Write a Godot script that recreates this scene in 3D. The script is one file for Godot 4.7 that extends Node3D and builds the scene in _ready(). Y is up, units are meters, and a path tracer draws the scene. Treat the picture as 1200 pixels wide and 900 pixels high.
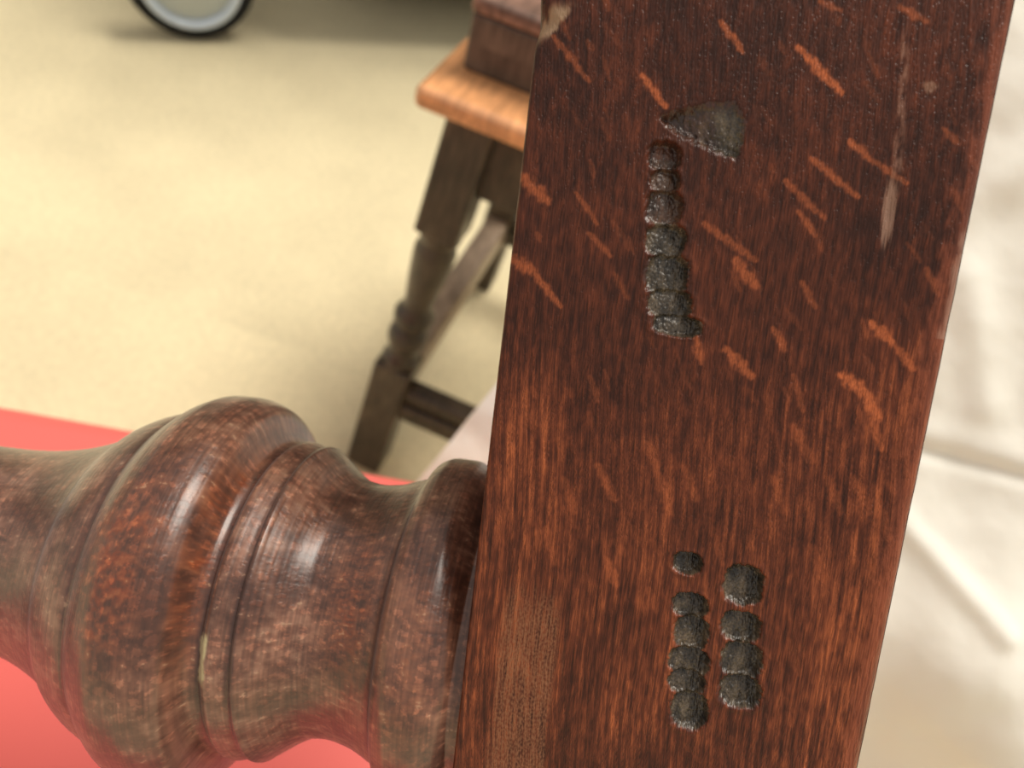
extends Node3D
# A stamped square oak post with a turned rail, seen close up; a small old stool, a red table,
# a white cloth and a cart stand behind it on a sandy floor.

const MM := 0.001
const FOCAL_PX := 900.0
const CAM_H := 0.709

# ---------------------------------------------------------------- helpers
func tag(o: Node, label: String, category: String, kind := "") -> void:
	if label: o.set_meta("label", label)
	if category: o.set_meta("category", category)
	if kind: o.set_meta("kind", kind)

func thing(called: String, label: String, category: String, t: Transform3D) -> Node3D:
	var o := Node3D.new()
	o.name = called
	o.transform = t
	add_child(o, true)
	tag(o, label, category)
	return o

func part(called: String, mesh: Mesh, mat: Material, parent: Node, t := Transform3D()) -> MeshInstance3D:
	var o := MeshInstance3D.new()
	o.name = called
	o.mesh = mesh
	o.material_override = mat
	o.transform = t
	parent.add_child(o, true)
	return o

func move(x: float, y: float, z: float) -> Transform3D:
	return Transform3D(Basis(), Vector3(x, y, z))

func mat_of(c: Color, rough: float, spec := 0.5) -> StandardMaterial3D:
	var m := StandardMaterial3D.new()
	m.albedo_color = c
	m.roughness = rough
	m.metallic_specular = spec
	return m

func tex_of(im: Image) -> ImageTexture:
	return ImageTexture.create_from_image(im)

func noise(sd: int, freq: float, octaves := 3) -> FastNoiseLite:
	var n := FastNoiseLite.new()
	n.seed = sd
	n.noise_type = FastNoiseLite.TYPE_SIMPLEX_SMOOTH
	n.frequency = freq
	n.fractal_type = FastNoiseLite.FRACTAL_FBM if octaves > 1 else FastNoiseLite.FRACTAL_NONE
	n.fractal_octaves = octaves
	return n

# grid of points with normals -> mesh; rows x cols, row-major. Turned so that faces look along their normals.
func grid_mesh(p: PackedVector3Array, n: PackedVector3Array, uv: PackedVector2Array, cols: int) -> ArrayMesh:
	var rows := p.size() / cols
	var idx := PackedInt32Array()
	var mi := mini(rows / 2, rows - 2) * cols + mini(cols / 2, cols - 2)
	var g := (p[mi + 1] - p[mi]).cross(p[mi + cols] - p[mi])
	var ccw := g.dot(n[mi]) > 0.0
	idx.resize((rows - 1) * (cols - 1) * 6)
	var k := 0
	for j in rows - 1:
		for i in cols - 1:
			var a := j * cols + i
			var b := a + 1
			var c := a + cols + 1
			var d := a + cols
			if ccw:
				idx[k] = a; idx[k + 1] = c; idx[k + 2] = b; idx[k + 3] = a; idx[k + 4] = d; idx[k + 5] = c
			else:
				idx[k] = a; idx[k + 1] = b; idx[k + 2] = c; idx[k + 3] = a; idx[k + 4] = c; idx[k + 5] = d
			k += 6
	var arr := []
	arr.resize(Mesh.ARRAY_MAX)
	arr[Mesh.ARRAY_VERTEX] = p
	arr[Mesh.ARRAY_NORMAL] = n
	arr[Mesh.ARRAY_TEX_UV] = uv
	arr[Mesh.ARRAY_INDEX] = idx
	var me := ArrayMesh.new()
	me.add_surface_from_arrays(Mesh.PRIMITIVE_TRIANGLES, arr)
	return me

func joined(list: Array) -> ArrayMesh:
	var st := SurfaceTool.new()
	for e in list:
		st.append_from(e[0], 0, e[1])
	return st.commit()

# box with rounded edges, centred
func rbox(sx: float, sy: float, sz: float, r: float) -> ArrayMesh:
	var h := Vector3(sx, sy, sz) * 0.5
	r = minf(r, minf(h.x, minf(h.y, h.z)) * 0.98)
	var st := SurfaceTool.new()
	st.begin(Mesh.PRIMITIVE_TRIANGLES)
	var ks := [-1.0, -0.62, -0.3, 0.0]
	for axis in 3:
		var ax := (axis + 1) % 3
		var ay := (axis + 2) % 3
		for sgn in [-1.0, 1.0]:
			var us := []
			var vs := []
			for k in ks: us.append(-(h[ax] - r) + k * r); vs.append(-(h[ay] - r) + k * r)
			for q in 4: us.append(-us[3 - q]); vs.append(-vs[3 - q])
			var pts := []
			var nor := []
			for v in vs:
				for u in us:
					var p := Vector3()
					p[axis] = sgn * h[axis]; p[ax] = u; p[ay] = v
					var c := p.clamp(-(h - Vector3.ONE * r), h - Vector3.ONE * r)
					var n := (p - c).normalized()
					pts.append(c + n * r); nor.append(n)
			for j in 7:
				for i in 7:
					var a := j * 8 + i
					var quad := [a, a + 1, a + 9, a + 8]
					if sgn > 0: quad = [a, a + 8, a + 9, a + 1]
					for t in [0, 1, 2, 0, 2, 3]:
						st.set_normal(nor[quad[t]])
						st.set_uv(Vector2(pts[quad[t]][ax], pts[quad[t]][ay]))
						st.add_vertex(pts[quad[t]])
	st.index()
	return st.commit()

# bar with rounded edges from a to b (its length along its own y)
func bar(a: Vector3, b: Vector3, wx: float, wz: float, r: float, side := Vector3.RIGHT) -> Array:
	var y := (b - a).normalized()
	var z := side.cross(y).normalized()
	var x := y.cross(z)
	return [rbox(wx, a.distance_to(b), wz, r), Transform3D(Basis(x, y, z), (a + b) * 0.5)]

# lathe round local y: profile of Vector2(radius, y)
func lathe(prof: Array, seg := 40) -> ArrayMesh:
	var p := PackedVector3Array()
	var n := PackedVector3Array()
	var uv := PackedVector2Array()
	for j in prof.size():
		var q0: Vector2 = prof[maxi(j - 1, 0)]
		var q1: Vector2 = prof[mini(j + 1, prof.size() - 1)]
		var d := (q1 - q0).normalized()
		for i in seg + 1:
			var a := TAU * i / seg
			p.append(Vector3(prof[j].x * cos(a), prof[j].y, prof[j].x * sin(a)))
			n.append(Vector3(d.y * cos(a), -d.x, d.y * sin(a)).normalized())
			uv.append(Vector2(float(i) / seg, prof[j].y * 4.0))
	return grid_mesh(p, n, uv, seg + 1)

# smooth curve through (x, y) knots
func curve_at(ks: Array, x: float) -> float:
	if x <= ks[0][0]: return ks[0][1]
	var m := ks.size() - 1
	if x >= ks[m][0]: return ks[m][1]
	var i := 0
	while x > ks[i + 1][0]: i += 1
	var x0: float = ks[i][0]
	var x1: float = ks[i + 1][0]
	var s1: float = (ks[i + 1][1] - ks[i][1]) / (x1 - x0)
	var s0: float = s1 if i == 0 else (ks[i][1] - ks[i - 1][1]) / (x0 - ks[i - 1][0])
	var s2: float = s1 if i == m - 1 else (ks[i + 2][1] - ks[i + 1][1]) / (ks[i + 2][0] - x1)
	var m0 := 0.0 if s0 * s1 <= 0.0 else 2.0 * s0 * s1 / (s0 + s1)
	var m1 := 0.0 if s1 * s2 <= 0.0 else 2.0 * s1 * s2 / (s1 + s2)
	var h := x1 - x0
	var t := (x - x0) / h
	return (2 * t * t * t - 3 * t * t + 1) * ks[i][1] + (t * t * t - 2 * t * t + t) * h * m0 + (-2 * t * t * t + 3 * t * t) * ks[i + 1][1] + (t * t * t - t * t) * h * m1

func sstep(a: float, b: float, x: float) -> float:
	var t := clampf((x - a) / (b - a), 0.0, 1.0)
	return t * t * (3.0 - 2.0 * t)

# ---------------------------------------------------------------- the stamped face of the post (millimetres)
const U0 := -2.5
const U1 := 62.0
const V0 := -76.0
const V1 := 66.0
# punch marks: centre, half width, half height
var tally := [[30.7,-24.4,2.0,1.55],[32.1,-31.2,2.5,1.75],[33.0,-35.7,2.4,2.5],[33.3,-40.6,2.85,2.0],[33.5,-44.2,2.6,1.75],[34.6,-48.8,2.6,2.75],[39.6,-26.5,2.7,2.75],[40.3,-33.3,2.7,2.15],[41.3,-38.8,2.85,2.6],[41.9,-44.1,2.85,2.35]]
var stroke := [[18.3,36.4,2.2,1.7],[18.9,33.0,2.0,1.45],[19.3,29.1,2.4,2.2],[20.2,24.4,2.7,2.1],[21.1,19.4,2.9,2.7],[22.1,15.2,3.0,2.0],[23.6,12.2,3.4,1.35]]
var wedge := PackedVector2Array([Vector2(16.3,41.7), Vector2(18.8,43.1), Vector2(23.4,44.5), Vector2(27.2,45.2), Vector2(29.2,42.8), Vector2(29.5,39.5), Vector2(28.6,36.6), Vector2(25.7,37.4), Vector2(22.5,38.4), Vector2(19.3,39.5)])
var dents := []
var wob := noise(5, 0.55, 2)
var wob2 := noise(6, 1.1, 3)

# (depth in mm, which mark or -1)
func dent_at(u: float, v: float) -> Vector2:
	var best := 0.0
	var who := -1
	if u < 12.0 or u > 48.0 or v > 48.0 or v < -55.0 or (v < 8.0 and v > -20.0):
		return Vector2(0, -1)
	for i in dents.size():
		var d: Array = dents[i]
		var x: float = (u - d[0]) / d[2]
		var y: float = (v - d[1]) / d[3]
		if absf(x) > 1.35 or absf(y) > 1.35: continue
		var q := pow(pow(absf(x), 2.6) + pow(absf(y), 2.6), 0.3846) + 0.10 * wob.get_noise_2d(u * 1.6 + 31.0 * i, v * 1.6)
		var lip := -0.10 * sstep(1.28, 1.06, q) * sstep(0.92, 1.06, q)
		var dep: float = d[4] * (1.0 - sstep(0.70, 1.02, q)) * (1.0 + 0.42 * x + 0.30 * y - 0.22 * (1.0 - minf(q, 1.0)) + 0.16 * wob2.get_noise_2d(u * 1.3, v * 1.3)) + lip
		if who < 0 and best == 0.0 or dep > best:
			best = dep
			if q < 1.0: who = i
	if v > 35.5:
		var inside := Geometry2D.is_point_in_polygon(Vector2(u, v), wedge)
		var dist := 99.0
		for k in wedge.size():
			var c := Geometry2D.get_closest_point_to_segment(Vector2(u, v), wedge[k], wedge[(k + 1) % wedge.size()])
			dist = minf(dist, c.distance_to(Vector2(u, v)))
		if not inside: dist = -dist
		dist += 0.35 * wob.get_noise_2d(u * 1.5, v * 1.5 + 80.0)
		if dist > -0.3:
			# deepest along its lower left edge, running out to the upper right
			var run := clampf(1.05 - ((u - 19.0) * 0.34 + (v - 39.5) * 0.94) / 9.0, 0.25, 1.0)
			var dep := 1.45 * run * sstep(-0.15, 1.25, dist) * (1.0 + 0.25 * wob2.get_noise_2d(u, v))
			if dep > best:
				best = dep
				if dist > 0.0: who = dents.size()
	return Vector2(best, who)

# cross-section of the front: worn left edge, broader rounded right edge
func edge_drop(u: float, v: float) -> float:
	var z := 0.0
	var rl := 0.7 + 0.15 * wob.get_noise_2d(3.0, v * 0.25)
	rl += 3.2 * exp(-pow((v - 53.5) / 2.4, 2.0))     # a bruise knocked out of the left edge
	if u < U0 + rl:
		var t := (U0 + rl - u) / rl
		z -= rl * (1.0 - sqrt(maxf(0.0, 1.0 - t * t)))
	var rr := 1.9 + 0.15 * wob.get_noise_2d(40.0, v * 0.2)
	if u > U1 - rr:
		var t := (u - U1 + rr) / rr
		z -= rr * (1.0 - sqrt(maxf(0.0, 1.0 - t * t)))
	return z

func face_z(u: float, v: float) -> float:
	var z := edge_drop(u, v)
	z += 0.05 * wob.get_noise_2d(u * 0.25, v * 0.08) + 0.018 * wob2.get_noise_2d(u * 2.6, v * 0.16)
	# the gouge beside the upper right edge
	var g := pow((u - 50.6 + (v - 32.0) * 0.06) / 0.95, 2.0) + pow((v - 32.0) / 4.6, 2.0)
	if g < 4.0: z -= 0.35 * exp(-g * 1.3)
	return z - dent_at(u, v).x

# flecks of the medullary rays, as they lie on the face: from u v, to u v, width, strength
var flecks := [[23.5,55.5,27.1,51.7,1.0,0.8],[34.5,52.9,41.3,47.4,1.2,1.0],[13.5,47.4,17.5,43.3,1.0,0.9],[0.0,51.7,6.0,45.9,0.9,0.55],[-2.7,31.7,2.1,28.4,1.8,0.7],[6.2,30.0,9.9,25.8,0.8,0.5],[8.8,24.4,12.5,21.3,0.8,0.5],[-2.6,19.2,1.2,17.7,1.8,0.7],[1.2,17.7,5.8,13.0,1.1,0.7],[43.6,41.0,46.6,38.9,1.1,0.8],[46.6,38.9,52.2,36.0,0.8,0.6],[38.8,38.2,46.0,33.5,1.0,0.7],[35.8,34.7,41.9,30.1,1.0,0.6],[38.3,30.6,41.2,27.6,0.9,0.6],[25.4,27.5,33.5,23.1,1.1,0.6],[30.7,22.7,34.1,19.4,1.8,0.7],[51.0,16.1,54.3,13.8,1.5,0.9],[54.3,13.8,58.0,10.2,1.2,0.7],[48.2,7.9,51.5,6.4,1.8,0.95],[51.5,6.4,54.4,2.4,1.8,0.9],[53.5,2.2,55.7,-2.0,1.2,0.6],[37.5,13.5,39.8,10.6,1.1,0.6],[31.3,9.5,35.6,6.2,1.6,0.75],[26.7,10.8,28.1,7.1,1.0,0.7],[40.5,20.8,42.9,17.3,1.0,0.5],[41.6,7.0,43.7,2.1,1.0,0.4],[14.8,-10.9,18.2,-15.9,1.0,0.6],[22.1,-6.3,24.4,-11.4,1.0,0.5],[24.1,-10.8,26.9,-16.6,1.1,0.5],[18.2,-25.8,20.3,-29.7,1.0,0.7],[42.9,-0.6,46.2,-5.4,1.2,0.5],[27.7,-8.9,30.4,-13.9,1.0,0.5],[52.7,-7.1,55.8,-11.9,1.0,0.45],[55.6,43.8,57.9,42.0,0.9,0.5],[55.7,-24.2,54.9,-29.9,1.0,0.5],[8.2,-22.5,10.2,-27.9,1.1,0.45],[11.7,2.9,13.5,-0.8,1.0,0.35],[13.4,18.8,15.9,15.3,0.9,0.35],[57.0,24.6,59.4,21.2,0.9,0.5],[36.3,59.2,39.4,58.1,0.9,0.6],[47.1,59.1,50.7,57.5,1.0,0.6],[49.1,-7.6,51.8,-12.5,1.1,0.4],[41.2,-8.9,43.9,-13.8,1.1,0.45],[25.4,-29.5,27.0,-32.9,0.9,0.4],[48.5,-18.5,51.2,-23.6,1.0,0.4],[57.0,-10.4,59.1,-15.4,1.0,0.4],[34.5,-19.5,35.9,-23.5,0.8,0.4],[47.9,-34.0,50.1,-39.4,0.9,0.35],[9.8,-13.7,12.1,-19.0,1.0,0.45]]

const TPX := 9.5   # texture pixels per millimetre of the face

func face_material() -> StandardMaterial3D:
	var w := int((U1 - U0 + 1.0) * TPX)
	var h := int((V1 - V0) * TPX)
	var fl := PackedFloat32Array()
	fl.resize(w * h)
	var rough := noise(21, 0.9, 2)
	var rng := RandomNumberGenerator.new()
	rng.seed = 11
	var all := flecks.duplicate()
	for i in 130:     # the fainter small ones between
		var u := rng.randf_range(U0, U1)
		var v := rng.randf_range(V0, V1)
		var l := rng.randf_range(1.2, 3.6)
		var a := rng.randf_range(-1.25, -0.75)
		all.append([u, v, u + l * cos(a), v + l * sin(a), rng.randf_range(0.5, 1.0), rng.randf_range(0.12, 0.32)])
	for f in all:
		var a := Vector2(f[0], f[1])
		var b := Vector2(f[2], f[3])
		var x0 := clampi(int((minf(a.x, b.x) - f[4] - U0) * TPX), 0, w - 1)
		var x1 := clampi(int((maxf(a.x, b.x) + f[4] - U0) * TPX), 0, w - 1)
		var y0 := clampi(int((V1 - maxf(a.y, b.y) - f[4]) * TPX), 0, h - 1)
		var y1 := clampi(int((V1 - minf(a.y, b.y) + f[4]) * TPX), 0, h - 1)
		for y in range(y0, y1 + 1):
			for x in range(x0, x1 + 1):
				var p := Vector2(U0 + x / TPX, V1 - y / TPX)
				var t := clampf((p - a).dot(b - a) / (b - a).length_squared(), 0.0, 1.0)
				var hw: float = f[4] * (0.70 if f[1] > 0.0 else 0.95) * (0.45 + 0.55 * sin(PI * (0.12 + 0.76 * t)))
				var d := p.distance_to(a.lerp(b, t)) / hw + 0.5 * rough.get_noise_2d(p.x * 0.9, p.y * 0.6)
				var s: float = f[5] * (1.0 if f[1] > 0.0 else 0.8) * sstep(1.25, 0.25, d) * (0.85 + 0.40 * rough.get_noise_2d(p.x * 4.0, p.y * 1.2 + 50.0))
				fl[y * w + x] = maxf(fl[y * w + x], s)
	var broad := noise(22, 0.045, 3)
	var streak := noise(23, 1.0, 3)
	var fine := noise(24, 1.0, 2)
	var mott := noise(25, 0.55, 3)
	var data := PackedByteArray()
	data.resize(w * h * 3)
	var bump := PackedByteArray()
	bump.resize(w * h)
	var dark := Vector3(0.195, 0.095, 0.064)
	var mid := Vector3(0.380, 0.188, 0.117)
	var lit := Vector3(0.690, 0.375, 0.220)
	var flk := Vector3(0.800, 0.430, 0.250)
	var iron := Vector3(0.345, 0.300, 0.240)
	for y in h:
		var v := V1 - y / TPX
		for x in w:
			var u := U0 + x / TPX
			var wav := u + 0.055 * v + 0.35 * sin(v * 0.11 + 1.0)
			var s1 := streak.get_noise_2d(wav * 0.75, v * 0.030)
			var s2 := fine.get_noise_2d(wav * 3.1, v * 0.085)
			var s3 := fine.get_noise_2d(wav * 6.5 + 200.0, v * 0.20)
			var b := broad.get_noise_2d(u, v * 0.7)
			var m := mott.get_noise_2d(u + 0.06 * v, v * 0.38)
			# where the polish has gone thin and the grain shows paler
			var thin := 0.55 * sstep(22.0, -12.0, v + 7.0 * b - 0.10 * u) - 0.25 * sstep(-52.0, -70.0, v) * sstep(40.0, 20.0, u)
			thin += 0.30 * sstep(47.0, 58.0, u) * sstep(26.0, 8.0, v) + 0.22 * exp(-pow((u - 3.5) / 5.0, 2.0)) * sstep(12.0, -2.0, v)
			thin -= 0.30 * exp(-pow((u - 17.0) / 9.0, 2.0) - pow((v + 17.0) / 6.0, 2.0)) + 0.25 * exp(-pow((v - 1.0) / 7.0, 2.0)) * sstep(40.0, 20.0, u) * sstep(4.0, 12.0, u)
			var t := 0.205 + 0.42 * thin + b * 0.20 + s1 * (0.14 + 0.40 * thin) + s2 * (0.13 + 0.26 * thin) + s3 * 0.19 + m * 0.24
			var c: Vector3
			if t < 0.45: c = dark.lerp(mid, clampf(t / 0.45, 0.0, 1.0))
			else: c = mid.lerp(lit, clampf((t - 0.45) / 0.6, 0.0, 1.0))
			if s2 > 0.28 and s3 < -0.05: c *= 0.88      # open pores
			c = c.lerp(flk, fl[y * w + x] * 0.85)
			# the rubbed right edge, the worn grey patch low on the left, the scratches
			var ed := sstep(57.6, 60.6, u + 1.6 * m) * (0.55 + 0.3 * s1)
			c = c.lerp(Vector3(0.55, 0.30, 0.215), clampf(ed, 0.0, 0.75))
			if v > 15.0 and v < 48.0: c = c.lerp(Vector3(0.60, 0.46, 0.40), 0.7 * sstep(60.0, 61.4, u + m) * sstep(0.0, 0.3, b + 0.3))
			if v < -28.0 and u < 18.0:
				var k := sstep(2.4, 4.2, u + v * 0.0 + 1.5 * s1) * sstep(13.6, 11.6, u + 2.0 * s1 + (v + 50.0) * 0.05) * sstep(-30.0, -38.0, v + 4.0 * m)
				c = c.lerp(Vector3(0.55, 0.370, 0.260), 0.8 * k * clampf(0.62 + 0.6 * s2 + 0.9 * rough.get_noise_2d(u * 2.4, v * 1.4), 0.0, 1.0))
			if u > 44.0 and v > 22.0:
				var line := 48.2 + (57.3 - v) * 0.127
				c = c.lerp(Vector3(0.54, 0.40, 0.34), 0.75 * sstep(0.9, 0.2, absf(u - line + 0.3 * s1)) * sstep(58.0, 54.0, v) * sstep(33.0, 37.0, v) * clampf(0.55 + 1.6 * m, 0.0, 1.0))
				var g := pow((u - 50.6 + (v - 32.0) * 0.06) / 1.0, 2.0) + pow((v - 32.0) / 5.0, 2.0)
				c = c.lerp(Vector3(0.62, 0.49, 0.42), sstep(1.3, 0.45, g + s2 * 0.7) * 0.8)
				c = c.lerp(Vector3(0.58, 0.44, 0.36), 0.7 * sstep(1.2, 0.4, Vector2(u - 52.7, (v - 49.3) * 1.2).length() + m))
			if u < 3.0 and v > 46.0:
				c = c.lerp(Vector3(0.66, 0.55, 0.44), 0.85 * sstep(1.9, 0.6, absf((u + 2.0) - (v - 51.6) * 0.72 + 1.2 * m) + 0.5 * s1) * sstep(49.5, 52.5, v) * sstep(57.0, 55.0, v))
			var d := dent_at(u, v)
			if d.x > 0.05:
				var k := sstep(0.12, 0.55, d.x)
				var gr := 0.75 + 0.55 * m + 0.45 * wob2.get_noise_2d(u * 2.2, v * 2.2)
				var bare := 0.95
				if v > 27.0: bare = 0.55
				if v > 36.0: bare = 0.30 + 0.65 * sstep(22.0, 27.0, u + 3.0 * m)
				c = c.lerp(iron * clampf(gr, 0.35, 1.5), k * bare)
			var o := (y * w + x) * 3
			data[o] = clampi(int(c.x * 255.0), 0, 255)
			data[o + 1] = clampi(int(c.y * 255.0), 0, 255)
			data[o + 2] = clampi(int(c.z * 255.0), 0, 255)
			bump[y * w + x] = clampi(int(128.0 + 60.0 * s2 + 60.0 * s3 + 34.0 * m - (70.0 if s2 > 0.28 and s3 < -0.05 else 0.0)), 0, 255)
	var mt := mat_of(Color.WHITE, 0.42, 0.36)
	mt.albedo_texture = tex_of(Image.create_from_data(w, h, false, Image.FORMAT_RGB8, data))
	mt.heightmap_enabled = true
	mt.heightmap_texture = tex_of(Image.create_from_data(w, h, false, Image.FORMAT_L8, bump))
	mt.heightmap_scale = 0.028
	return mt

func face_uv(u: float, v: float) -> Vector2:
	return Vector2((u - U0) / (U1 - U0 + 1.0), (V1 - v) / (V1 - V0))

func build_post(frame: Node3D, mt: Material, y_low: float, y_high: float, deep: float) -> void:
	var step := 0.2
	var cols := int((U1 - U0) / step) + 1
	var rows := int((V1 - V0) / step) + 1
	var pts := PackedVector3Array()
	var who := PackedInt32Array()
	var uvs := PackedVector2Array()
	pts.resize(cols * rows); who.resize(cols * rows); uvs.resize(cols * rows)
	for j in rows:
		var v := V1 - j * step
		for i in cols:
			var u := U0 + i * step
			var k := j * cols + i
			pts[k] = Vector3(u, v, face_z(u, v)) * MM
			who[k] = int(dent_at(u, v).y)
			uvs[k] = face_uv(u, v)
	var nor := PackedVector3Array()
	nor.resize(cols * rows)
	for j in rows:
		for i in cols:
			var k := j * cols + i
			var dx := pts[k + (1 if i < cols - 1 else 0)] - pts[k - (1 if i > 0 else 0)]
			var dy := pts[k - (cols if j > 0 else 0)] - pts[k + (cols if j < rows - 1 else 0)]
			nor[k] = dx.cross(dy).normalized()
	# share the faces out between the post and its punch marks
	var lists := {}
	for j in rows - 1:
		for i in cols - 1:
			var a := j * cols + i
			var w := who[a]
			if w < 0 or who[a + 1] != w or who[a + cols] != w or who[a + cols + 1] != w: w = -1
			if not lists.has(w): lists[w] = PackedInt32Array()
			lists[w].append_array(PackedInt32Array([a, a + 1, a + cols + 1, a, a + cols + 1, a + cols]))
	var meshes := {}
	for w in lists:
		var remap := {}
		var P := PackedVector3Array()
		var N := PackedVector3Array()
		var T := PackedVector2Array()
		var I := PackedInt32Array()
		for k in lists[w]:
			if not remap.has(k):
				remap[k] = P.size()
				P.append(pts[k]); N.append(nor[k]); T.append(uvs[k])
			I.append(remap[k])
		var arr := []
		arr.resize(Mesh.ARRAY_MAX)
		arr[Mesh.ARRAY_VERTEX] = P
		arr[Mesh.ARRAY_NORMAL] = N
		arr[Mesh.ARRAY_TEX_UV] = T
		arr[Mesh.ARRAY_INDEX] = I
		var me := ArrayMesh.new()
		me.add_surface_from_arrays(Mesh.PRIMITIVE_TRIANGLES, arr)
		meshes[w] = me
	# the rest of the post: the face running on above and below, its sides, back and ends
	var shell := [[meshes[-1], Transform3D()]]
	for seg in [[V1, y_high], [y_low, V0]]:
		var P := PackedVector3Array()
		var N := PackedVector3Array()
		var T := PackedVector2Array()
		var n_rows := int(absf(seg[1] - seg[0]) / 6.5) + 2
		for r in n_rows:
			var v := lerpf(seg[1], seg[0], r / (n_rows - 1.0))
			var row := 0 if seg[0] == V1 else rows - 1
			var vt := 6.0 - pingpong(absf(v - seg[0 if seg[0] == V1 else 1]), 24.0)    # plain grain, taken from between the marks
			for i in cols:
				var k := row * cols + i
				P.append(Vector3(pts[k].x, v * MM, pts[k].z))
				N.append(Vector3(nor[k].x, 0.0, nor[k].z).normalized())
				T.append(face_uv(U0 + i * step, vt))
		shell.append([grid_mesh(P, N, T, cols), Transform3D()])
	var yh := y_high * MM
	var yl := y_low * MM
	for side in [0, 1]:
		var x := (U0 if side == 0 else U1) * MM
		var nx := -1.0 if side == 0 else 1.0
		var P := PackedVector3Array()
		var N := PackedVector3Array()
		var T := PackedVector2Array()
		for j in range(-1, rows + 1):
			var jj := clampi(j, 0, rows - 1)
			var v := y_high if j < 0 else (y_low if j == rows else V1 - j * step)
			var z0 := pts[jj * cols + (0 if side == 0 else cols - 1)].z
			for q in 2:
				P.append(Vector3(x, v * MM, z0 if q == 0 else -deep * MM))
				N.append(Vector3(nx, 0, 0))
				T.append(face_uv((U0 + 8.0 * (1.0 - q)) if side == 0 else (U1 - 8.0 * (1.0 - q)), v))
		shell.append([grid_mesh(P, N, T, 2), Transform3D()])
	var xs := [U0 * MM, U1 * MM]
	for e in [0, 1, 2]:
		var P := PackedVector3Array()
		var n := [Vector3(0, 0, -1), Vector3(0, 1, 0), Vector3(0, -1, 0)][e] as Vector3
		for q in [0, 1]:
			for r in [0, 1]:
				match e:
					0: P.append(Vector3(xs[r], yh if q == 0 else yl, -deep * MM))
					1: P.append(Vector3(xs[r], yh, -1.0 * MM if q == 0 else -deep * MM))
					2: P.append(Vector3(xs[r], yl, -1.0 * MM if q == 0 else -deep * MM))
		shell.append([grid_mesh(P, PackedVector3Array([n, n, n, n]), PackedVector2Array([face_uv(U0, 6.0), face_uv(U1, 6.0), face_uv(U0, -18.0), face_uv(U1, -18.0)]), 2), Transform3D()])
	var post := part("post", joined(shell), mt, frame)
	post.set_meta("label", "square dark oak post with two stamped marks")
	var worn: StandardMaterial3D = mt.duplicate()      # the bruised floors of the marks are polished dark
	worn.roughness = 0.38
	worn.metallic_specular = 0.55
	for w in meshes:
		if w < 0: continue
		var mk := part("punch_mark", meshes[w], worn, post)
		if w == dents.size(): mk.set_meta("label", "wedge-shaped stamp at the head of the upper mark")

# ---------------------------------------------------------------- the turned rail (millimetres)
var turned := [[2.0,30.6],[4.0,32.6],[8.0,34.3],[12.0,34.2],[14.6,33.0],[15.6,31.6],[16.2,29.9],[19.0,28.4],[23.5,26.8],[28.0,26.2],[31.0,26.5],[34.0,27.9],[37.0,30.1],[39.4,31.9],[40.4,32.6],[41.2,31.9],[43.0,32.4],[45.2,33.0],[46.0,32.6],[46.8,31.7],[48.2,32.2],[49.6,34.2],[50.4,36.4],[51.4,38.2],[54.0,40.0],[58.0,40.9],[62.0,40.7],[65.5,39.4],[68.0,37.7],[69.4,36.5],[69.9,36.1],[70.6,36.0],[74.0,34.9],[78.0,32.9],[80.4,31.1],[81.2,30.2],[82.0,29.6],[85.0,28.0],[90.0,25.9],[96.0,24.0],[104.0,22.4],[112.0,21.6],[122.0,21.3],[130.0,21.7],[140.0,23.0],[152.0,26.0],[165.0,27.5]]
const SPAN := 330.0

func rail_radius(s: float) -> float:
	if s > SPAN * 0.5: s = SPAN - s
	return curve_at(turned, s)

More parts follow.
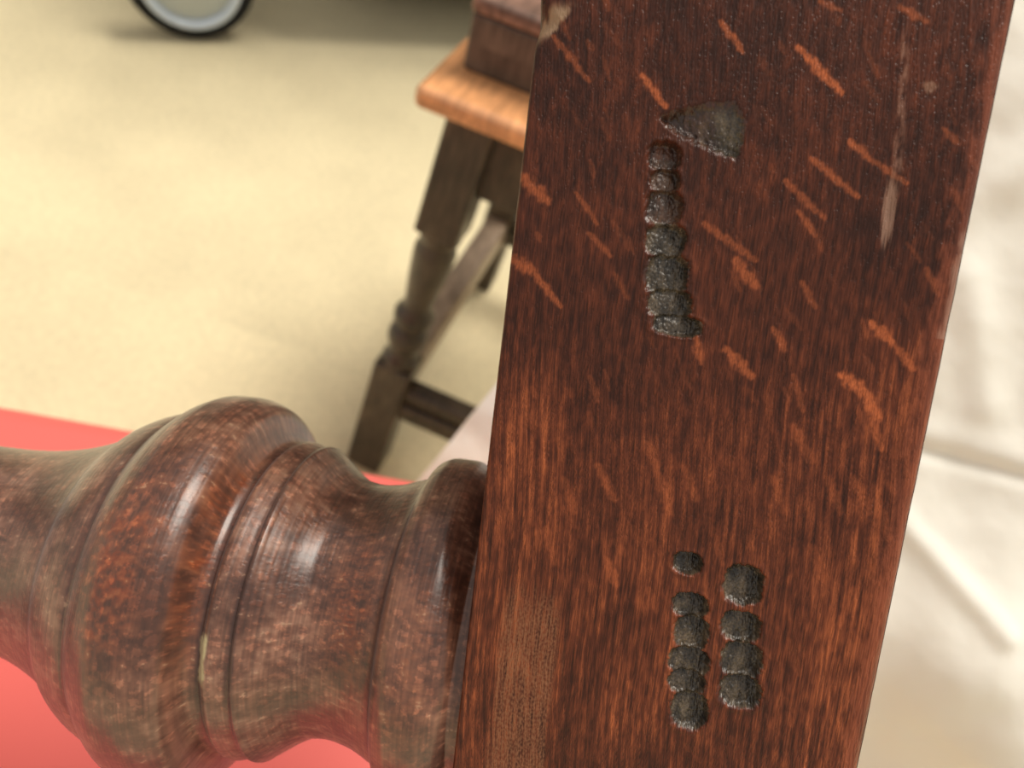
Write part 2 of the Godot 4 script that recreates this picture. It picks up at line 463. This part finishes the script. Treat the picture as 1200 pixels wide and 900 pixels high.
func rail_material() -> StandardMaterial3D:
	var w := 800      # along the rail, 0 .. 140 mm
	var h := 1100     # round it
	var broad := noise(31, 0.05, 3)
	var mott := noise(32, 0.22, 4)
	var fine := noise(33, 0.9, 3)
	var lines := noise(34, 1.0, 2)
	var cells := FastNoiseLite.new()
	cells.seed = 35
	cells.noise_type = FastNoiseLite.TYPE_CELLULAR
	cells.cellular_return_type = FastNoiseLite.RETURN_DISTANCE2_SUB
	cells.frequency = 0.45
	var data := PackedByteArray()
	data.resize(w * h * 3)
	var bump := PackedByteArray()
	bump.resize(w * h)
	var brown := Vector3(0.610, 0.412, 0.322)
	var deep := Vector3(0.350, 0.200, 0.140)
	var red := Vector3(0.560, 0.255, 0.130)
	var pale := Vector3(0.740, 0.585, 0.480)
	for y in h:
		var th := TAU * y / h            # 0 faces forward, a quarter turn is up
		var thd := rad_to_deg(wrapf(th, -PI, PI))
		var cy := cos(th) * 36.0
		var sy := sin(th) * 36.0
		for x in w:
			var s := 140.0 * x / w
			var b := broad.get_noise_3d(s, cy, sy)
			var m := mott.get_noise_3d(s, cy, sy)
			var f := fine.get_noise_3d(s * 0.5, cy * 0.7, sy * 0.7)
			var ln := lines.get_noise_2d(s * 1.4, th * 1.6)
			var c := brown.lerp(deep, clampf(0.44 - 1.0 * b - 0.8 * m - 0.25 * f, 0.0, 1.0))
			c = c.lerp(pale, clampf(0.6 * m + 0.36 * f - 0.10 + 0.4 * b, 0.0, 0.6))
			c *= 1.0 + 0.22 * ln
			# bands where the finish is redder: the shoulder of the big ring, the hollow, the end bead
			var k := exp(-pow((s - 61.0) / 6.5, 2.0) - pow((thd - 26.0) / 21.0, 2.0)) * 1.5
			k += exp(-pow((s - 22.5) / 5.0, 2.0) - pow((thd - 25.0) / 30.0, 2.0)) * 1.0
			k += exp(-pow((s - 10.0) / 6.0, 2.0) - pow((thd - 5.0) / 45.0, 2.0)) * 0.55
			k += exp(-pow((s - 48.8) / 1.9, 2.0) - pow((thd - 38.0) / 36.0, 2.0)) * 1.2
			var cell := cells.get_noise_3d(s, cy, sy) * 0.5 + 0.5
			k = clampf(k * (0.55 + 1.0 * m + 0.4 * f), 0.0, 0.95)
			c = c.lerp(red.lerp(Vector3(0.70, 0.40, 0.24), clampf(f * 1.6, 0.0, 0.8)).lerp(deep, clampf(-f * 1.5, 0.0, 0.7)), k)
			# dirt in the turned grooves
			for gr in [16.0, 40.9, 46.8, 69.9, 81.3]:
				c = c.lerp(Vector3(0.20, 0.085, 0.06), (0.6 if gr < 60.0 else 0.4) * exp(-pow((s - gr) / 0.8, 2.0)))
			# fine cracks and specks
			if cell < 0.16 + 0.1 * m: c *= 0.80
			if f > 0.50 and m > 0.1: c = c.lerp(Vector3(0.72, 0.58, 0.46), 0.45)
			# a smear of old pale polish in the groove
			if s > 42.0 and s < 50.0:
				c = c.lerp(Vector3(0.80, 0.74, 0.56), sstep(1.2, 0.4, absf(s - 45.9) + 0.5 * m) * sstep(11.0, 5.0, absf(thd - 3.0) + 6.0 * m))
			var o := (y * w + x) * 3
			data[o] = clampi(int(c.x * 255.0), 0, 255)
			data[o + 1] = clampi(int(c.y * 255.0), 0, 255)
			data[o + 2] = clampi(int(c.z * 255.0), 0, 255)
			bump[y * w + x] = clampi(int(128.0 + 50.0 * m + 40.0 * f + 38.0 * ln - (40.0 if cell < 0.16 else 0.0)), 0, 255)
	var mt := mat_of(Color.WHITE, 0.42, 0.42)
	mt.clearcoat_enabled = true
	mt.rim_enabled = true      # added sheen at grazing angles, standing in for sky light on the rings
	mt.rim = 0.2
	mt.rim_tint = 0.3
	mt.clearcoat = 0.7
	mt.clearcoat_roughness = 0.26
	mt.albedo_texture = tex_of(Image.create_from_data(w, h, false, Image.FORMAT_RGB8, data))
	mt.heightmap_enabled = true
	mt.heightmap_texture = tex_of(Image.create_from_data(w, h, false, Image.FORMAT_L8, bump))
	mt.heightmap_scale = 0.03
	return mt

func build_rail(frame: Node3D) -> void:
	var seg := 220
	var ds := 0.45
	var rows := int(SPAN / ds)
	var P := PackedVector3Array()
	var N := PackedVector3Array()
	var T := PackedVector2Array()
	var ridge := noise(41, 0.8, 2)
	for j in rows + 1:
		var s := SPAN * j / rows
		var r := rail_radius(s) + 0.05 * ridge.get_noise_1d(s * 1.5)
		var slope := (rail_radius(s + 0.2) - rail_radius(s - 0.2)) / 0.4
		var tu := s / 140.0
		for i in seg + 1:
			var a := TAU * i / seg
			# tool chatter and three raised turning lines beside the hollow
			var rr := r
			if s > 33.0 and s < 41.0: rr += 0.18 * sin(s * 3.6) * exp(-pow((rad_to_deg(wrapf(a, -PI, PI)) - 30.0) / 26.0, 2.0))
			P.append(Vector3(U0 - s, -57.2 + rr * sin(a), -32.0 + rr * cos(a)) * MM)
			N.append(Vector3(slope, sin(a), cos(a)).normalized())
			T.append(Vector2(tu, float(i) / seg))
	var o := part("turned_rail", grid_mesh(P, N, T, seg + 1), rail_material(), frame)
	o.set_meta("label", "turned brown rail with a fat ring, a hollow and a bead")

# ---------------------------------------------------------------- the things behind
func wood(base: Color, sd: int, rough := 0.5, contrast := 0.35) -> StandardMaterial3D:
	var w := 128
	var im := Image.create(w, w, false, Image.FORMAT_RGB8)
	var a := noise(sd, 0.11, 3)
	var b := noise(sd + 1, 0.02, 2)
	for y in w:
		for x in w:
			var t := 1.0 + contrast * (a.get_noise_2d(x * 3.0, y * 0.35) + 0.8 * b.get_noise_2d(x, y))
			im.set_pixel(x, y, Color(base.r * t, base.g * t, base.b * t).clamp())
	var m := mat_of(Color.WHITE, rough)
	m.albedo_texture = tex_of(im)
	m.uv1_triplanar = true
	m.uv1_scale = Vector3.ONE * 6.0
	return m

func build_stool() -> void:
	var dark := wood(Color(0.29, 0.25, 0.205), 51, 0.34)
	var pale := wood(Color(0.62, 0.54, 0.46), 53, 0.4, 0.2)  # lighter than the rest of the frame, for the long stretchers
	var top := wood(Color(0.88, 0.63, 0.43), 55, 0.26, 0.2)
	top.metallic_specular = 0.75
	var yaw := deg_to_rad(-6.08)
	var corner := Vector3(-0.125, 0.0, -0.459)          # under the seat's near left corner
	var w := 0.205
	var d := 0.335
	var o := thing("stool", "old dark wooden stool with an orange-brown seat and turned legs behind the post", "stool", Transform3D(Basis(Vector3.UP, yaw), corner))
	# local: x along the near end, -z along the length
	part("seat", rbox(w, 0.017, d, 0.006), top, o, move(w * 0.5, 0.4315, -d * 0.5))
	var lw := 0.037
	var foot := 0.002        # the legs splay: inset at the floor and under the seat
	var head := 0.038
	var low := lerpf(foot, head, 0.112 / 0.42)
	var high := lerpf(foot, head, 0.386 / 0.42)
	var prof := []
	var ks := [[0.0,0.020],[0.006,0.0205],[0.012,0.016],[0.020,0.0135],[0.026,0.0195],[0.034,0.0215],[0.042,0.0195],[0.047,0.0145],[0.054,0.0205],[0.062,0.0215],[0.068,0.018],[0.074,0.0145],[0.09,0.0165],[0.115,0.0195],[0.135,0.021],[0.146,0.0175],[0.151,0.0205],[0.157,0.021],[0.163,0.020]]
	for i in 84: prof.append(Vector2(0.86 * curve_at(ks, 0.163 * i / 83.0), 0.157 + 0.163 * i / 83.0))
	var turn := lathe(prof, 36)
	for ix in [0, 1]:
		for iz in [0, 1]:
			var f0 := Vector3(foot if ix == 0 else w - foot, 0.0, -foot if iz == 0 else foot - d)
			var f1 := Vector3(head if ix == 0 else w - head, 0.42, -head if iz == 0 else head - d)
			var y := (f1 - f0).normalized()
			var z := Vector3.RIGHT.cross(y).normalized()
			var leg := joined([[rbox(lw, 0.158, lw, 0.003), move(0, 0.079, 0)], [turn, Transform3D()], [rbox(lw, 0.110, lw, 0.003), move(0, 0.368, 0)]])
			part("leg", leg, dark, o, Transform3D(Basis(y.cross(z), y, z), f0))
	for iz in [0, 1]:
		part("apron", rbox(w - 2 * high - lw + 0.008, 0.062, 0.02, 0.003), dark, o, move(w * 0.5, 0.386, -high if iz == 0 else high - d))
		var sl := w - 2 * low - lw + 0.006
		part("stretcher", joined([[rbox(sl, 0.022, 0.030, 0.004), move(0, -0.010, 0)], [rbox(sl, 0.018, 0.022, 0.006), move(0, 0.011, 0)]]), dark, o, move(w * 0.5, 0.112, -low if iz == 0 else low - d))
	for ix in [0, 1]:
		part("apron", rbox(0.02, 0.062, d - 2 * high - lw + 0.008, 0.003), dark, o, move(high if ix == 0 else w - high, 0.386, -d * 0.5))
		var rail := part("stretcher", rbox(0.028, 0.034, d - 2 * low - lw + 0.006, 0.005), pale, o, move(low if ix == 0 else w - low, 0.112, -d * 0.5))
		rail.set_meta("label", "pale side stretcher")
	# the box standing on it
	var bx := wood(Color(0.36, 0.30, 0.26), 58, 0.5)
	var bl := wood(Color(0.52, 0.40, 0.345), 59, 0.4)
	var at := o.transform * Transform3D(Basis(), Vector3(0.017, 0.44, -0.042))
	var b := thing("wooden_box", "dull brown wooden box standing on the orange-brown seat of the stool", "box", at)
	part("body", rbox(0.14, 0.040, 0.20, 0.003), bx, b, move(0.07, 0.020, -0.10))
	part("lid", rbox(0.143, 0.012, 0.203, 0.004), bl, b, move(0.07, 0.046, -0.10))

func build_red_table() -> void:
	var red := mat_of(Color(0.92, 0.43, 0.40), 0.42, 0.4)
	var yaw := deg_to_rad(10.1)
	# its far edge runs through this point
	var far := Vector3(0.105, 0.0, -0.2515)
	var o := thing("red_table", "glossy red table with a rounded edge under the turned rail", "table", Transform3D(Basis(Vector3.UP, yaw), far))
	var w := 0.72
	var d := 0.48
	part("tabletop", rbox(w, 0.034, d, 0.015), red, o, move(-w * 0.5, 0.343, d * 0.5))
	for ix in [0, 1]:
		for iz in [0, 1]:
			part("leg", rbox(0.034, 0.33, 0.034, 0.008), red, o, move(-0.09 - ix * (w - 0.18), 0.165, 0.09 + iz * (d - 0.18)))

# the cloth: hangs straight from a hidden ridge to the floor and leans back above it
func cloth_point(x: float, l: float, off: float) -> Vector3:
	var a := deg_to_rad(40.0)
	var y := l
	var bend := 0.28
	var z0 := -0.27 + (0.34 - bend) * tan(a)
	var z := z0
	if l > bend:
		y = bend + (l - bend) * cos(a)
		z = z0 - (l - bend) * sin(a)
	var n := Vector3(0, 0, 1).lerp(Vector3(0, sin(a), cos(a)), sstep(bend - 0.05, bend + 0.05, l)).normalized()
	# ease the bend
	var e := absf(l - bend)
	if e < 0.08: off -= 0.012 * pow(1.0 - e / 0.08, 2.0)
	return Vector3(x, y, z) + n * off

func fold(x: float, l: float, ax: float, al: float, bx: float, bl: float, wid: float, amp: float) -> float:
	var p := Vector2(x, l)
	var a := Vector2(ax, al)
	var b := Vector2(bx, bl)
	var t := (p - a).dot(b - a) / (b - a).length_squared()
	var tc := clampf(t, 0.0, 1.0)
	var d := p.distance_to(a.lerp(b, tc))
	return amp * exp(-pow(d / wid, 2.0))

func build_cloth() -> void:
	var n1 := noise(71, 5.0, 3)
	var n2 := noise(72, 22.0, 2)
	var m := mat_of(Color(0.985, 0.975, 0.95), 0.75, 0.3)
	m.backlight_enabled = true
	m.backlight = Color(0.75, 0.74, 0.70)
	var weave := NoiseTexture2D.new()
	weave.width = 256; weave.height = 256; weave.seamless = true
	weave.noise = noise(73, 0.08, 4)
	m.heightmap_enabled = true
	m.heightmap_texture = weave
	m.heightmap_scale = 0.03
	var cols := 220
	var rows := 300
	var top := 0.80
	var front := PackedVector3Array()
	var uv := PackedVector2Array()
	for j in rows + 1:
		var l := top * j / rows
		var x0 := -0.0125 + (l - 0.387) * 0.360
		for i in cols + 1:
			var x := x0 + (0.72 - x0) * i / cols
			var off := 0.010 * n1.get_noise_2d(x, l) + 0.0010 * n2.get_noise_2d(x, l)
			off += fold(x, l, 0.19, 0.4385, 0.33, 0.4485, 0.0045, -0.0045) + fold(x, l, 0.19, 0.4490, 0.33, 0.4590, 0.010, 0.0025)
			off += fold(x, l, 0.235, 0.4033, 0.315, 0.358, 0.007, 0.0045)
			off += fold(x, l, 0.33, 0.33, 0.44, 0.2, 0.05, 0.020) + fold(x, l, 0.26, 0.25, 0.34, 0.12, 0.03, 0.008)
			off += fold(x, l, 0.22, 0.5383, 0.26, 0.4783, 0.012, 0.004) + fold(x, l, 0.2, 0.5783, 0.24, 0.6183, 0.014, 0.004)
			front.append(cloth_point(x, l, off))
			uv.append(Vector2(x, l) * 4.0)
	var c1 := cols + 1
	var nor := PackedVector3Array()
	for j in rows + 1:
		for i in c1:
			var k := j * c1 + i
			var dx := front[k + (1 if i < cols else 0)] - front[k - (1 if i > 0 else 0)]
			var dy := front[k + (c1 if j < rows else 0)] - front[k - (c1 if j > 0 else 0)]
			nor.append(dx.cross(dy).normalized())
	var back := PackedVector3Array()
	var bn := PackedVector3Array()
	for k in front.size():
		back.append(front[k] - nor[k] * 0.003)
		bn.append(-nor[k])
	var list := [[grid_mesh(front, nor, uv, c1), Transform3D()], [grid_mesh(back, bn, uv, c1), Transform3D()]]
	for i in [0, cols]:      # hems
		var P := PackedVector3Array()
		var N := PackedVector3Array()
		var T := PackedVector2Array()
		for j in rows + 1:
			for q in 2:
				P.append(front[j * c1 + i] if q == 0 else back[j * c1 + i])
				N.append(Vector3(-1 if i == 0 else 1, 0, 0))
				T.append(Vector2(q * 0.003, j * 0.01))
		list.append([grid_mesh(P, N, T, 2), Transform3D()])
	var o := part("white_cloth", joined(list), m, self)
	tag(o, "creased white cloth hanging in folds beside and behind the oak post", "cloth")

func build_cart() -> void:
	var paint := mat_of(Color(0.13, 0.15, 0.135), 0.5)
	var rubber := mat_of(Color(0.075, 0.078, 0.085), 0.6, 0.4)
	var disc := mat_of(Color(0.72, 0.75, 0.74), 0.3, 0.5)
	var rim := mat_of(Color(0.80, 0.85, 0.90), 0.22, 0.6)
	var yaw := atan2(0.19, 0.29)
	var o := thing("cart", "dark cart on a black-tyred wheel with a pale round hub, far behind the stool", "cart", Transform3D(Basis(Vector3.UP, yaw), Vector3(-0.70, 0.0, -1.15)))
	# local: x along its side, z towards the viewer
	part("body", rbox(1.5, 0.86, 0.6, 0.03), paint, o, move(0.95, 0.60, -0.29))  # extra height out of view, added to spread its shade over the floor
	part("bumper", rbox(1.5, 0.05, 0.03, 0.012), rubber, o, move(0.95, 0.20, 0.018))
	var R := 0.100
	var tyre := []
	for k in 25:
		var a := TAU * k / 24.0
		tyre.append(Vector2(R - 0.011 + 0.011 * cos(a), 0.020 * sin(a)))
	var lay := Transform3D(Basis(Vector3.RIGHT, PI / 2), Vector3())
	for x in [0.0, 1.25]:
		var wheel := Node3D.new()
		wheel.name = "wheel"
		o.add_child(wheel, true)
		wheel.position = Vector3(x, R, 0.02)
		part("tyre", lathe(tyre, 72), rubber, wheel, lay)
		var rp := [Vector2(0.0795, 0.004), Vector2(0.0795, 0.018), Vector2(0.077, 0.026), Vector2(0.072, 0.028), Vector2(0.067, 0.024), Vector2(0.0645, 0.017)]
		part("rim", lathe(rp, 72), rim, wheel, lay)
		var hp := [Vector2(0.0795, 0.004), Vector2(0.068, 0.016), Vector2(0.053, 0.020), Vector2(0.04, 0.024), Vector2(0.02, 0.027), Vector2(0.0005, 0.028)]
		var bp := [Vector2(0.0005, -0.02), Vector2(0.0795, -0.018), Vector2(0.0795, 0.004)]
		part("hub", joined([[lathe(hp, 72), Transform3D()], [lathe(bp, 72), Transform3D()]]), disc, wheel, lay)
	part("chassis", rbox(1.5, 0.04, 0.03, 0.008), rubber, o, move(0.70, R, -0.06))
	part("axle", rbox(0.03, 0.03, 0.5, 0.006), rubber, o, move(0.0, R, -0.24))

func build_floor() -> void:
	var w := 512
	var im := Image.create(w, w, false, Image.FORMAT_RGB8)
	var a := noise(81, 0.012, 4)
	var b := noise(82, 0.25, 3)
	for y in w:
		for x in w:
			var t := 1.0 + 0.05 * a.get_noise_2d(x, y) + 0.05 * b.get_noise_2d(x, y)
			im.set_pixel(x, y, Color(0.865 * t, 0.812 * t, 0.668 * t).clamp())
	var m := mat_of(Color.WHITE, 0.8, 0.3)
	m.albedo_texture = tex_of(im)
	m.uv1_triplanar = true
	m.uv1_scale = Vector3.ONE * 0.7
	var o := part("floor", rbox(14.0, 0.06, 14.0, 0.01), m, self, move(0, -0.03, -2.0))
	tag(o, "", "", "structure")
	var wall := part("wall_back", rbox(14.0, 2.7, 0.15, 0.01), mat_of(Color(0.80, 0.77, 0.72), 0.85, 0.3), self, move(0, 1.35, -5.0))
	tag(wall, "", "", "structure")
	var shade_roof := part("added_roof", rbox(14.0, 0.12, 2.35, 0.01), mat_of(Color(0.80, 0.77, 0.72), 0.85, 0.3), self, move(0, 2.76, -3.87))  # unseen strip of roof, added to shade the far floor
	tag(shade_roof, "", "", "structure")

# ---------------------------------------------------------------- the scene
func _ready() -> void:
	# camera
	var cam := Camera3D.new()
	cam.name = "camera"
	add_child(cam)
	var lens := CameraAttributesPhysical.new()
	lens.frustum_focal_length = 35.0
	lens.frustum_focus_distance = 0.128
	lens.frustum_near = 0.01
	lens.frustum_far = 60.0
	lens.exposure_aperture = 21.0
	cam.attributes = lens
	cam.fov = 2.0 * rad_to_deg(atan(450.0 / FOCAL_PX))
	cam.near = 0.01
	cam.far = 60.0
	cam.basis = Basis.from_euler(Vector3(deg_to_rad(-48.5), 0, deg_to_rad(18.9)))
	cam.position = Vector3(0, CAM_H, 0)
	cam.current = true
	# sky and exposure
	var env := Environment.new()
	var sky := Sky.new()
	var sm := ProceduralSkyMaterial.new()
	sm.sky_top_color = Color(0.96, 0.945, 0.92)
	sm.sky_horizon_color = Color(0.88, 0.855, 0.82)
	sm.sky_curve = 0.3
	sm.ground_bottom_color = Color(0.6, 0.56, 0.48)
	sm.ground_horizon_color = Color(0.75, 0.72, 0.66)
	sm.sky_energy_multiplier = 0.76
	sm.use_debanding = false
	sky.sky_material = sm
	env.background_mode = Environment.BG_SKY
	env.sky = sky
	env.tonemap_mode = Environment.TONE_MAPPER_LINEAR
	env.tonemap_exposure = 1.22
	env.sdfgi_enabled = true
	env.ssao_enabled = true
	env.ssil_enabled = true
	var we := WorldEnvironment.new()
	we.name = "world"
	we.environment = env
	add_child(we)
	# hazy sun, high on the right
	var sun := DirectionalLight3D.new()
	sun.name = "sun"
	sun.light_color = Color(1.0, 0.97, 0.92)
	sun.light_energy = 0.9
	sun.light_angular_distance = 30.0
	sun.sky_mode = DirectionalLight3D.SKY_MODE_LIGHT_ONLY
	sun.shadow_enabled = true
	add_child(sun)
	sun.look_at_from_position(Vector3(0.277, 0.882, -0.307), Vector3.ZERO, Vector3.UP)
	sun.position = Vector3(0, 4, 0)

	build_floor()
	# the oak frame: its own axes are x across the post, y along it, z out of the stamped face
	for d in tally: dents.append([d[0], d[1], d[2] * 1.24, d[3] * 1.26, 1.5])
	for d in stroke: dents.append([d[0], d[1], d[2] * 1.2, d[3] * 1.3, 1.4])
	var X := cam.basis * Vector3(0.98357738, -0.1348167, 0.12)
	var Y := cam.basis * Vector3(0.1154311, 0.98099104, 0.15598797)
	var Z := X.cross(Y)
	var frame := thing("oak_frame", "dark oak frame of a stamped square post and a fat turned rail", "furniture frame", Transform3D(Basis(X, Y, Z), cam.position + cam.basis * Vector3(0, 0, -0.12)))
	var oak := face_material()
	build_post(frame, oak, -289.0, 160.0, 64.0)
	build_rail(frame)
	var other := wood(Color(0.34, 0.16, 0.10), 61)
	part("post", rbox(0.0645, 0.307, 0.064, 0.002), other, frame, move((U0 - SPAN - 32.0) * MM, -0.0215, -0.032))
	build_cloth()
	build_red_table()
	build_stool()
	build_cart()
